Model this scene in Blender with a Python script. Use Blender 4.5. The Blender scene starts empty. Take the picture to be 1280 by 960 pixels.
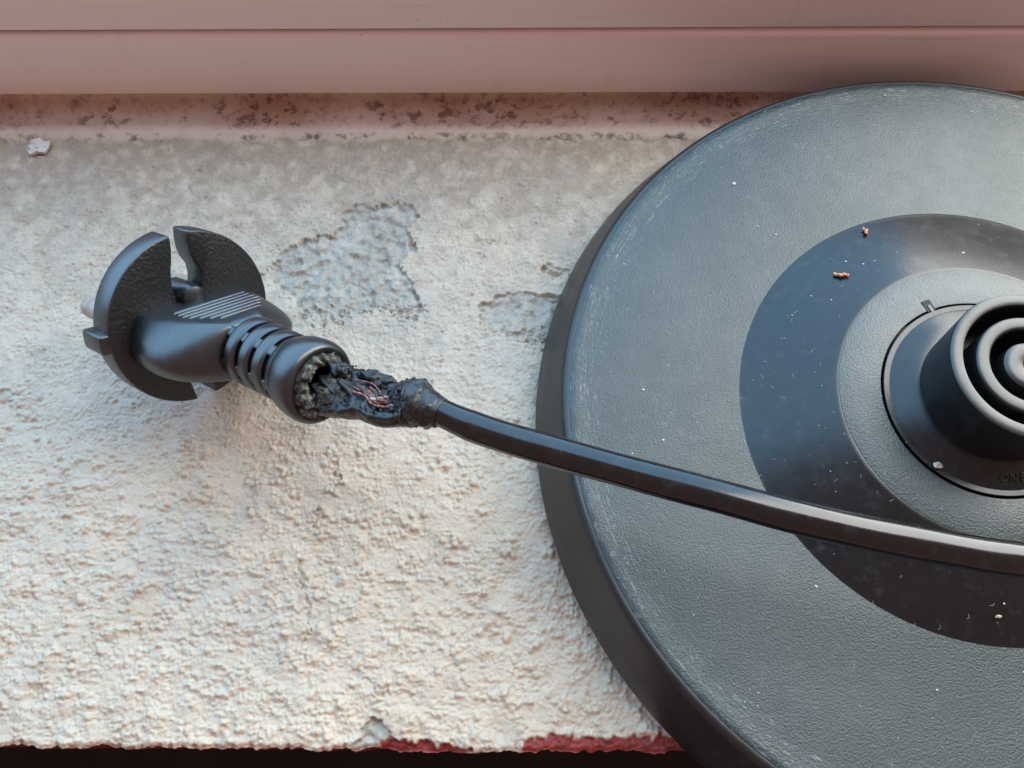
import bpy, bmesh, math, random
import numpy as np
from mathutils import Matrix, Vector

random.seed(7)
rng = np.random.default_rng(11)
SC = bpy.context.scene
COL = SC.collection
MM = 0.001                      # everything below is measured in millimetres

# ------------------------------------------------------------------ camera
cam_data = bpy.data.cameras.new('camera')
cam = bpy.data.objects.new('camera', cam_data)
COL.objects.link(cam)
c_pos = Vector((-85.90, -57.89, 166.37)) * MM
c_f = Vector((-0.01544498, 0.38060856, -0.92460726))
c_u = Vector((-0.00223572, 0.9247021, 0.38068495))
c_r = Vector((0.99987822, 0.00794684, -0.01343107))
m = Matrix.Identity(4)
for i in range(3):
    m[i][0], m[i][1], m[i][2], m[i][3] = c_r[i], c_u[i], -c_f[i], c_pos[i]
cam.matrix_world = m
cam_data.sensor_width = 36.0
cam_data.lens = 36.0 * 1050 / 1280
cam_data.clip_start = 0.005
cam_data.clip_end = 20.0
SC.camera = cam

# ------------------------------------------------------------------ light
# dim, reddish light of the room behind the photographer
world = bpy.data.worlds.new('World')
SC.world = world
world.use_nodes = True
bg = world.node_tree.nodes['Background']
bg.inputs['Color'].default_value = (1.0, 0.61, 0.54, 1)
bg.inputs['Strength'].default_value = 0.43

def window_light(name, x0, x1, z0, z1, y, color, radiance):
    d = bpy.data.lights.new(name, 'AREA')
    d.shape = 'RECTANGLE'
    d.size, d.size_y = (x1 - x0), (z1 - z0)
    d.energy = radiance * d.size * d.size_y * math.pi
    d.color = color
    o = bpy.data.objects.new(name, d)
    COL.objects.link(o)
    o.location = ((x0 + x1) / 2, y, (z0 + z1) / 2)
    o.rotation_euler = (math.radians(-90), 0, 0)      # shines towards -Y, into the room
    return o
window_light('window_blue_sky', -1.60, 0.02, 0.040, 1.10, 0.115, (0.28, 0.64, 1.0), 4.2)
window_light('window_bright_cloud', 0.02, 0.42, 0.055, 1.10, 0.115, (0.95, 0.99, 0.96), 10.3)

SC.view_settings.view_transform = 'Standard'
SC.view_settings.look = 'None'
SC.view_settings.exposure = 0.0
SC.view_settings.gamma = 1.0
SC.view_settings.use_curve_mapping = False

# ------------------------------------------------------------------ helpers
def link(name, me, mat=None, parent=None, smooth=True):
    o = bpy.data.objects.new(name, me)
    COL.objects.link(o)
    if mat is not None:
        me.materials.append(mat)
    if smooth:
        me.polygons.foreach_set('use_smooth', np.ones(len(me.polygons), dtype=bool))
    if parent is not None:
        o.parent = parent
    return o

def mesh_from(name, verts, faces):
    me = bpy.data.meshes.new(name)
    me.from_pydata([tuple(float(c) * MM for c in v) for v in verts], [], faces)
    me.validate()
    me.update()
    return me

def sharp(me, deg=40):
    bm = bmesh.new(); bm.from_mesh(me)
    for e in bm.edges:
        if len(e.link_faces) == 2:
            e.smooth = e.calc_face_angle(0) < math.radians(deg)
    bm.to_mesh(me); bm.free()

def fix_normals(me):
    bm = bmesh.new(); bm.from_mesh(me)
    bmesh.ops.recalc_face_normals(bm, faces=bm.faces)
    bm.to_mesh(me); bm.free()

def lathe_mesh(name, prof, seg=160, closed=False, deg=40):
    """prof: list of (r, z) from one end to the other, turned round z"""
    verts, faces, rows = [], [], []
    for r, z in prof:
        if r < 1e-6:
            rows.append([len(verts)]); verts.append((0, 0, z))
        else:
            rows.append(list(range(len(verts), len(verts) + seg)))
            for k in range(seg):
                t = 2 * math.pi * k / seg
                verts.append((r * math.cos(t), r * math.sin(t), z))
    pairs = list(zip(rows[:-1], rows[1:]))
    if closed:
        pairs.append((rows[-1], rows[0]))
    for a, b in pairs:
        for k in range(seg):
            k2 = (k + 1) % seg
            if len(a) == 1 and len(b) == 1:
                continue
            if len(a) == 1:
                faces.append((a[0], b[k], b[k2]))
            elif len(b) == 1:
                faces.append((a[k], b[0], a[k2]))
            else:
                faces.append((a[k], b[k], b[k2], a[k2]))
    me = mesh_from(name, verts, faces)
    fix_normals(me); sharp(me, deg)
    return me

def loft_mesh(name, rings, cap=True, deg=45):
    n = len(rings[0]); verts, faces = [], []
    for r in rings:
        verts += [tuple(p) for p in r]
    for i in range(len(rings) - 1):
        for k in range(n):
            k2 = (k + 1) % n
            faces.append((i * n + k, (i + 1) * n + k, (i + 1) * n + k2, i * n + k2))
    if cap:
        faces.append(tuple(range(n)))
        faces.append(tuple(range((len(rings) - 1) * n, len(rings) * n)))
    me = mesh_from(name, verts, faces)
    fix_normals(me); sharp(me, deg)
    return me

def catmull(pts, per=12):
    P = [Vector(p) for p in pts]
    P = [2 * P[0] - P[1]] + P + [2 * P[-1] - P[-2]]
    out = []
    for i in range(1, len(P) - 2):
        for j in range(per):
            t = j / per
            a, b, c, d = P[i - 1], P[i], P[i + 1], P[i + 2]
            out.append(0.5 * ((2 * b) + (c - a) * t + (2 * a - 5 * b + 4 * c - d) * t * t + (3 * b - a - 3 * c + d) * t ** 3))
    out.append(P[-2])
    return out

def tube_rings(path, radius, seg=24, up=Vector((0, 0, 1)), wob=None):
    rings = []
    for i, p in enumerate(path):
        d = (path[min(i + 1, len(path) - 1)] - path[max(i - 1, 0)]).normalized()
        s = d.cross(up).normalized(); u = s.cross(d).normalized()
        r = radius(i / (len(path) - 1)) if callable(radius) else radius
        ring = []
        for k in range(seg):
            t = 2 * math.pi * k / seg
            rr = r * (wob(i, t) if wob else 1.0)
            ring.append(p + s * (rr * math.cos(t)) + u * (rr * math.sin(t)))
        rings.append(ring)
    return rings

def prism_mesh(name, outline, a0, a1, bevel=0.5, axes=None):
    """outline in (s, t), extruded along a; local coords (a, s, t)"""
    n = len(outline)
    verts = [(a0, s, t) for s, t in outline] + [(a1, s, t) for s, t in outline]
    faces = [tuple(range(n)), tuple(range(n, 2 * n))] + [(k, (k + 1) % n, n + (k + 1) % n, n + k) for k in range(n)]
    me = mesh_from(name, verts, faces)
    fix_normals(me)
    bm = bmesh.new(); bm.from_mesh(me)
    if bevel:
        ed = [e for e in bm.edges if len(e.link_faces) == 2 and e.calc_face_angle(0) > math.radians(35)]
        bmesh.ops.bevel(bm, geom=ed, offset=bevel * MM, segments=3, profile=0.5, affect='EDGES', clamp_overlap=True)
    bm.to_mesh(me); bm.free()
    sharp(me, 50)
    return me

def empty(name, loc, label, cat, group=None):
    o = bpy.data.objects.new(name, None)
    COL.objects.link(o)
    o.location = Vector(loc) * MM
    o.empty_display_size = 0.01
    o['label'] = label; o['category'] = cat
    if group: o['group'] = group
    return o

def lump(c, r, squash=(1, 1, 1), jitter=0.3, sub=1, rnd=random):
    """irregular little stone: verts, faces"""
    bm = bmesh.new()
    bmesh.ops.create_icosphere(bm, subdivisions=sub, radius=1.0)
    rot = Matrix.Rotation(rnd.uniform(0, 6.28), 3, 'Z') @ Matrix.Rotation(rnd.uniform(0, 6.28), 3, 'X')
    vs = []
    for v in bm.verts:
        p = rot @ (v.co * (1 + rnd.uniform(-jitter, jitter)))
        vs.append((c[0] + p.x * r * squash[0], c[1] + p.y * r * squash[1], c[2] + p.z * r * squash[2]))
    fs = [tuple(v.index for v in f.verts) for f in bm.faces]
    bm.free()
    return vs, fs

def merge(parts):
    V, F = [], []
    for vs, fs in parts:
        o = len(V); V += vs
        F += [tuple(i + o for i in f) for f in fs]
    return V, F

# ------------------------------------------------------------------ materials
class NT:
    def __init__(self, name):
        self.m = bpy.data.materials.new(name); self.m.use_nodes = True
        self.t = self.m.node_tree
        self.b = self.t.nodes['Principled BSDF']
        self.co = self.t.nodes.new('ShaderNodeTexCoord').outputs['Object']
    def n(self, kind, **kw):
        nd = self.t.nodes.new(kind)
        for k, v in kw.items():
            setattr(nd, k, v)
        return nd
    def l(self, a, b): self.t.links.new(a, b)
    def put(self, sock, v):
        if hasattr(v, 'is_output') or isinstance(v, bpy.types.NodeSocket): self.l(v, sock)
        else: sock.default_value = v
    def noise(self, scale, detail=4, rough=0.55, vec=None, dist=0.0):
        nd = self.n('ShaderNodeTexNoise')
        nd.inputs['Scale'].default_value = scale; nd.inputs['Detail'].default_value = detail
        nd.inputs['Roughness'].default_value = rough; nd.inputs['Distortion'].default_value = dist
        self.l(vec or self.co, nd.inputs['Vector'])
        return nd.outputs['Fac']
    def scaled(self, sx, sy, sz):
        nd = self.n('ShaderNodeMapping'); nd.inputs['Scale'].default_value = (sx, sy, sz)
        self.l(self.co, nd.inputs['Vector']); return nd.outputs['Vector']
    def ramp(self, fac, lo, hi, a=0.0, b=1.0, interp='SMOOTHSTEP'):
        nd = self.n('ShaderNodeMapRange', interpolation_type=interp)
        nd.inputs['From Min'].default_value = lo; nd.inputs['From Max'].default_value = hi
        nd.inputs['To Min'].default_value = a; nd.inputs['To Max'].default_value = b
        self.l(fac, nd.inputs['Value']); return nd.outputs['Result']
    def math(self, op, a, b=0.0):
        nd = self.n('ShaderNodeMath', operation=op)
        self.put(nd.inputs[0], a); self.put(nd.inputs[1], b); return nd.outputs[0]
    def mix(self, fac, a, b):
        nd = self.n('ShaderNodeMix', data_type='RGBA')
        self.put(nd.inputs[0], fac); self.put(nd.inputs[6], a); self.put(nd.inputs[7], b)
        return nd.outputs[2]
    def bump(self, h, strength, dist, prev=None):
        nd = self.n('ShaderNodeBump'); nd.inputs['Strength'].default_value = strength
        nd.inputs['Distance'].default_value = dist
        self.l(h, nd.inputs['Height'])
        if prev is not None: self.l(prev, nd.inputs['Normal'])
        return nd.outputs['Normal']
    def set(self, color=None, rough=None, normal=None, metal=None, spec=None):
        if color is not None: self.put(self.b.inputs['Base Color'], color)
        if rough is not None: self.put(self.b.inputs['Roughness'], rough)
        if normal is not None: self.l(normal, self.b.inputs['Normal'])
        if metal is not None: self.b.inputs['Metallic'].default_value = metal
        if spec is not None: self.b.inputs['Specular IOR Level'].default_value = spec
        return self.m

def C(r, g, b): return (r, g, b, 1.0)

def mat_plastic(name, col, rough, grain_scale=0, grain=0.0, grain_d=0.00008, dust=0.04, scuff=None, spec=0.55):
    t = NT(name)
    base = C(*col)
    d1 = t.ramp(t.noise(420, 5, 0.65), 0.5, 0.78, 0.0, 1.0)
    d2 = t.ramp(t.noise(45, 3, 0.6), 0.35, 0.75, 0.5, 1.0)
    df = t.math('MULTIPLY', t.math('MULTIPLY', d1, d2), dust)
    if scuff:
        r0, r1, k = scuff
        ln = t.n('ShaderNodeVectorMath', operation='LENGTH')
        fl = t.scaled(1, 1, 0); t.l(fl, ln.inputs[0])
        band = t.math('MULTIPLY', t.ramp(ln.outputs['Value'], r0 - 0.0035, r0), t.ramp(ln.outputs['Value'], r1, r1 + 0.001, 1.0, 0.0))
        sep = t.n('ShaderNodeSeparateXYZ'); t.l(t.co, sep.inputs[0])
        at = t.math('ARCTAN2', sep.outputs['Y'], sep.outputs['X'])
        comb = t.n('ShaderNodeCombineXYZ')
        t.l(t.math('MULTIPLY', at, 14.0), comb.inputs['X'])
        t.l(t.math('MULTIPLY', ln.outputs['Value'], 2600.0), comb.inputs['Y'])
        sc = t.noise(1.0, 5, 0.7, comb.outputs[0])
        sc2 = t.noise(900, 4, 0.7)
        sm = t.math('MULTIPLY', t.ramp(sc, 0.48, 0.72), t.ramp(sc2, 0.38, 0.68))
        sm = t.math('MULTIPLY', t.math('MULTIPLY', sm, band), k)
        df = t.math('ADD', df, sm)
    col_n = t.mix(df, base, C(0.46, 0.47, 0.47))
    nrm = None
    if grain_scale:
        nrm = t.bump(t.noise(grain_scale, 3, 0.6), grain, grain_d)
    else:
        nrm = t.bump(t.noise(1300, 3, 0.6), 0.12, 0.00005)
    if scuff:
        sm_ = t.ramp(t.noise(22, 4, 0.6, None, 0.8), 0.45, 0.7)
        col_n = t.mix(t.math('MULTIPLY', sm_, 0.018), col_n, C(0.5, 0.52, 0.52))
    rg = t.ramp(t.noise(160, 4, 0.6), 0.3, 0.7, rough - 0.02, rough + 0.03)
    return t.set(col_n, rg, nrm, spec=spec)

M = {}
M['plate'] = mat_plastic('textured_black_plastic', (0.003, 0.0135, 0.0135), 0.42, 2700, 1.0, 0.00012, 0.05, scuff=(0.0735, 0.0785, 0.45), spec=0.66)
M['centre'] = mat_plastic('textured_black_plastic_centre', (0.003, 0.0135, 0.0135), 0.42, 2700, 1.0, 0.00012, 0.05, spec=0.8)
M['smooth'] = mat_plastic('smooth_black_plastic', (0.005, 0.0055, 0.006), 0.26, 0, 0, 0, 0.05, spec=0.47)
M['shell'] = mat_plastic('shell_black_plastic', (0.010, 0.0095, 0.009), 0.40, 0, 0, 0, 0.03)
M['hub'] = mat_plastic('hub_black_plastic', (0.009, 0.010, 0.010), 0.36, 1500, 0.15, 0.00006, 0.05, spec=0.6)
M['plug'] = mat_plastic('plug_black_rubber', (0.004, 0.005, 0.006), 0.34, 1500, 0.10, 0.00006, 0.03, spec=0.95)
M['plug_grain'] = mat_plastic('plug_grained_rubber', (0.007, 0.007, 0.007), 0.38, 1300, 0.9, 0.00022, 0.02)
M['cable'] = mat_plastic('cable_black_vinyl', (0.005, 0.0045, 0.0045), 0.17, 0, 0, 0, 0.04)

t = NT('burnt_vinyl')
cr = t.ramp(t.noise(900, 5, 0.7), 0.45, 0.7)
M['burnt'] = t.set(t.mix(t.math('MULTIPLY', cr, 0.35), C(0.008, 0.008, 0.009), C(0.09, 0.09, 0.085)), t.ramp(cr, 0, 1, 0.28, 0.7), t.bump(t.noise(900, 5, 0.7), 0.35, 0.0003))
t = NT('charcoal')
cr = t.noise(1400, 5, 0.7)
M['char'] = t.set(t.mix(t.ramp(cr, 0.5, 0.75), C(0.006, 0.006, 0.006), C(0.045, 0.045, 0.045)), t.ramp(t.noise(500, 4), 0.4, 0.6, 0.28, 0.6), t.bump(cr, 0.7, 0.0003))
t = NT('ash_crust')
cr = t.noise(1000, 5, 0.7)
M['ash'] = t.set(t.mix(t.ramp(cr, 0.42, 0.68), C(0.022, 0.022, 0.018), C(0.20, 0.19, 0.15)), 0.8, t.bump(cr, 1.0, 0.0003))
t = NT('scorched_brown')
cr = t.noise(800, 5, 0.7)
M['scorch'] = t.set(t.mix(t.ramp(cr, 0.40, 0.68), C(0.014, 0.012, 0.008), C(0.105, 0.09, 0.06)), 0.75, t.bump(cr, 1.0, 0.0003))
t = NT('melted_residue')
cr = t.noise(1200, 4, 0.6)
M['residue'] = t.set(t.mix(t.ramp(cr, 0.35, 0.65), C(0.14, 0.15, 0.17), C(0.36, 0.36, 0.37)), 0.35, t.bump(cr, 0.6, 0.0002))
t = NT('copper')
cr = t.noise(2500, 3, 0.6)
M['copper'] = t.set(t.mix(t.ramp(cr, 0.38, 0.62), C(0.36, 0.14, 0.09), C(0.05, 0.025, 0.018)), 0.55, metal=0.3)
t = NT('copper_bit')
cr = t.noise(2500, 3, 0.6)
M['copper_bit'] = t.set(t.mix(t.ramp(cr, 0.4, 0.65), C(0.58, 0.24, 0.10), C(0.25, 0.10, 0.05)), 0.5, metal=0.2)
t = NT('nickel_pin')
M['pin'] = t.set(t.mix(t.ramp(t.noise(700, 4), 0.4, 0.7), C(0.42, 0.33, 0.26), C(0.31, 0.24, 0.19)), 0.45, metal=0.25)
t = NT('dull_contact')
M['contact'] = t.set(C(0.22, 0.22, 0.23), 0.4, metal=0.6)
t = NT('dust_flakes')
M['dust'] = t.set(C(0.42, 0.43, 0.42), 0.9)
t = NT('tan_crumb')
M['crumb'] = t.set(t.mix(t.ramp(t.noise(2500, 3), 0.4, 0.6), C(0.50, 0.45, 0.34), C(0.25, 0.21, 0.15)), 0.9)
t = NT('paint_flake_white')
M['flake'] = t.set(t.mix(t.ramp(t.noise(1500, 4), 0.5, 0.65), C(0.60, 0.56, 0.50), C(0.30, 0.27, 0.23)), 0.8, t.bump(t.noise(2500, 3), 0.4, 0.0001))

# white window frame: smooth vinyl, a little grimy
t = NT('white_window_vinyl')
g = t.ramp(t.noise(30, 5, 0.6, t.scaled(0.35, 1, 1)), 0.35, 0.75)
sp = t.ramp(t.noise(700, 2, 0.5), 0.74, 0.80)
col = t.mix(t.math('MULTIPLY', g, 0.30), C(0.87, 0.76, 0.72), C(0.78, 0.66, 0.62))
col = t.mix(t.math('MULTIPLY', sp, 0.5), col, C(0.12, 0.07, 0.05))
scr = t.ramp(t.noise(1.0, 4, 0.7, t.scaled(25, 900, 900)), 0.60, 0.72)
col = t.mix(t.math('MULTIPLY', scr, 0.16), col, C(0.36, 0.28, 0.25))
drp = t.math('MULTIPLY', t.ramp(t.noise(1.0, 3, 0.6, t.scaled(160, 20, 22)), 0.58, 0.74), 0.10)
col = t.mix(drp, col, C(0.46, 0.33, 0.27))
M['vinyl'] = t.set(col, 0.32, t.bump(t.noise(60, 3), 0.05, 0.001))
t = NT('groove_dirt')
M['groove'] = t.set(t.mix(t.ramp(t.noise(300, 4, 0.7), 0.4, 0.7), C(0.16, 0.11, 0.10), C(0.05, 0.03, 0.03)), 0.8)

# mouldy sealant along the frame
t = NT('mouldy_sealant')
sep = t.n('ShaderNodeSeparateXYZ'); t.l(t.co, sep.inputs[0])
yy = sep.outputs['Y']
inner = t.math('MULTIPLY', t.ramp(yy, 0.0765, 0.0800), t.ramp(yy, 0.0850, 0.0868, 1.0, 0.35))
line = t.math('MULTIPLY', t.ramp(yy, 0.0738, 0.0752), t.ramp(yy, 0.0758, 0.0772, 1.0, 0.0))
big = t.ramp(t.noise(28, 3, 0.6), 0.40, 0.62)
spots = t.ramp(t.noise(600, 4, 0.6), 0.51, 0.62)
spots2 = t.math('MULTIPLY', t.ramp(t.noise(300, 4, 0.6), 0.53, 0.66), t.ramp(t.noise(40, 2), 0.35, 0.55))
stain = t.math('MULTIPLY', t.math('MULTIPLY', inner, t.ramp(big, 0, 1, 0.6, 1.0)), 0.85)
col = t.mix(t.ramp(t.noise(60, 4), 0.3, 0.7), C(0.62, 0.49, 0.40), C(0.52, 0.39, 0.31))
col = t.mix(t.ramp(yy, 0.0745, 0.0785, 0.9, 0.0), col, C(0.50, 0.40, 0.30))
col = t.mix(stain, col, C(0.27, 0.12, 0.07))
dots = t.math('MAXIMUM', t.math('MULTIPLY', spots, t.math('MULTIPLY', inner, t.ramp(big, 0, 1, 0.25, 1.0))), t.math('MULTIPLY', spots2, inner))
col = t.mix(t.math('MULTIPLY', dots, 0.85), col, C(0.095, 0.035, 0.016))
col = t.mix(t.math('MULTIPLY', t.math('MULTIPLY', line, t.ramp(t.noise(260, 5, 0.7), 0.48, 0.66)), 0.8), col, C(0.06, 0.035, 0.028))
M['sealant'] = t.set(col, 0.6, t.bump(t.noise(900, 5, 0.65), 0.7, 0.0003))

# painted sill: off-white paint, bare plaster in the chips, old red paint at the edge
t = NT('peeling_sill_paint')
at = t.n('ShaderNodeAttribute', attribute_name='layer')
sc = t.n('ShaderNodeSeparateColor'); t.l(at.outputs['Color'], sc.inputs[0])
plaster, red, dirt_shade = sc.outputs[0], sc.outputs[1], sc.outputs[2]
paint = t.mix(t.ramp(t.noise(38, 5, 0.65), 0.3, 0.72), C(0.596, 0.468, 0.342), C(0.501, 0.402, 0.299))
paint = t.mix(t.math('MULTIPLY', t.ramp(t.noise(16, 4, 0.65, None, 0.6), 0.46, 0.66), 0.55), paint, C(0.433, 0.372, 0.305))
paint = t.mix(t.math('MULTIPLY', t.ramp(t.noise(70, 5, 0.7, None, 0.5), 0.52, 0.70), 0.45), paint, C(0.451, 0.323, 0.211))
paint = t.mix(t.math('MULTIPLY', t.ramp(t.noise(650, 5, 0.75), 0.50, 0.70), 0.35), paint, C(0.300, 0.225, 0.155))
paint = t.mix(t.math('MULTIPLY', t.ramp(t.noise(2300, 3, 0.7), 0.55, 0.72), 0.30), paint, C(0.251, 0.190, 0.132))
paint = t.mix(t.math('MULTIPLY', t.ramp(t.noise(480, 4, 0.7), 0.58, 0.70), 0.5), paint, C(0.690, 0.571, 0.443))
paint = t.mix(t.math('MULTIPLY', t.math('MULTIPLY', t.ramp(t.noise(1100, 4, 0.7), 0.54, 0.66), dirt_shade), 0.9), paint, C(0.213, 0.141, 0.091))
paint = t.mix(t.math('MULTIPLY', t.math('MULTIPLY', t.ramp(t.noise(55, 5, 0.7, None, 0.7), 0.46, 0.66), t.ramp(t.noise(9, 3), 0.35, 0.65)), 0.5), paint, C(0.266, 0.235, 0.201))
paint = t.mix(t.math('MULTIPLY', dirt_shade, 0.85), paint, C(0.328, 0.243, 0.173))  # brown grime tone that also darkens the paint as shade near the frame
plc = t.mix(t.ramp(t.noise(420, 6, 0.75), 0.34, 0.68), C(0.285, 0.245, 0.195), C(0.40, 0.35, 0.285))
plc = t.mix(t.math('MULTIPLY', t.ramp(t.noise(95, 5, 0.7), 0.48, 0.66), 0.65), plc, C(0.50, 0.447, 0.375))
plc = t.mix(t.math('MULTIPLY', t.ramp(t.noise(1900, 3, 0.7), 0.60, 0.70), 0.5), plc, C(0.15, 0.128, 0.10))
col = t.mix(plaster, paint, plc)
rdc = t.mix(t.ramp(t.noise(420, 5, 0.7), 0.35, 0.7), C(0.27, 0.024, 0.018), C(0.14, 0.014, 0.011))
col = t.mix(red, col, rdc)
nb = t.bump(t.noise(1500, 5, 0.75), 0.65, 0.00030)
nb = t.bump(t.noise(4000, 3, 0.7), 0.5, 0.00012, nb)
M['sill'] = t.set(col, 0.52, nb, spec=0.5)

t = NT('dark_wall_paint')
M['wall'] = t.set(C(0.05, 0.016, 0.013), 0.8)
t = NT('dark_floor')
M['floor'] = t.set(t.mix(t.ramp(t.noise(12, 4), 0.4, 0.6), C(0.016, 0.009, 0.006), C(0.010, 0.006, 0.004)), 0.8)

# ------------------------------------------------------------------ window sill
CHIP_BIG = [(-143.6, 40.1), (-141.7, 44.2), (-137.6, 46.3), (-134.9, 47.4), (-130.5, 47.9), (-128.4, 50.2), (-129.2, 53.0), (-127.6, 55.5), (-125.6, 56.6), (-121.2, 55.5), (-117.1, 56.4), (-113.5, 56.6), (-110.7, 53.5), (-111.0, 51.8), (-112.9, 51.1), (-113.3, 48.1), (-111.2, 46.5), (-111.3, 43.9), (-113.5, 41.7), (-115.4, 40.6), (-113.2, 37.8), (-111.0, 34.7), (-108.6, 28.3), (-110.0, 27.9), (-110.5, 24.9), (-113.8, 25.3), (-116.3, 28.3), (-120.7, 27.9), (-123.3, 27.5), (-125.8, 24.9), (-132.0, 24.1), (-135.8, 24.9), (-137.8, 31.7), (-141.4, 33.9), (-143.2, 37.0)]
CHIP_MID = [(-95.9, 28.9), (-95.3, 29.9), (-93.7, 31.1), (-91.0, 32.7), (-87.1, 33.3), (-83.8, 32.9), (-81.0, 31.9), (-78.6, 31.7), (-77.2, 32.7), (-72.7, 32.7), (-73.1, 17.2), (-80.0, 18.1), (-84.4, 20.1), (-88.8, 21.0), (-92.3, 22.4), (-95.0, 24.3), (-96.1, 26.3)]
CHIP_SMALL = [(-81.8, 39.1), (-81.1, 39.9), (-79.5, 39.9), (-78.0, 39.1), (-76.6, 39.3), (-75.3, 38.5), (-75.9, 37.4), (-78.0, 37.0), (-79.8, 37.0), (-81.6, 37.8)]
CHIP_LEFT = [(-202.6, 9.2), (-197.9, 8.8), (-196.7, 7.9), (-196.1, 6.8), (-198.2, 7.2), (-201.9, 6.6)]
CHIP_EDGE = [(-117.3, -61.2), (-115.7, -58.5), (-114.4, -56.3), (-112.6, -56.1), (-111.3, -58.0), (-110.1, -59.4), (-108.6, -60.2), (-104.2, -60.4), (-98.3, -60.9), (-96.1, -61.8), (-96.7, -64.3), (-117.0, -64.5)]
CHIP_RED = [(-86.6, -64.3), (-86.8, -60.9), (-85.8, -59.6), (-82.3, -59.0), (-73.5, -58.8), (-64.8, -58.8), (-57.5, -58.8), (-50.3, -59.0), (-50.7, -63.9)]
CRACKS = [[(-124.7, -6.5), (-124.8, -9.1), (-124.0, -10.8), (-124.7, -13.3)], [(-127.8, -17.5), (-128.0, -19.9), (-127.2, -22.0)],
          [(-130.2, -27.2), (-130.2, -29.5), (-129.0, -32.6), (-128.0, -36.4), (-127.4, -40.9), (-128.1, -43.8)], [(-116.0, -48.8), (-113.6, -50.9), (-111.7, -52.5)],
          [(-143.4, 39.0), (-146.0, 37.6), (-148.2, 38.2)], [(-108.6, 28.3), (-107.2, 27.9)], [(-95.5, 46.5), (-93.4, 46.0), (-91.6, 46.3)], [(-97.0, 42.6), (-95.0, 42.0)]]

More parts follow.
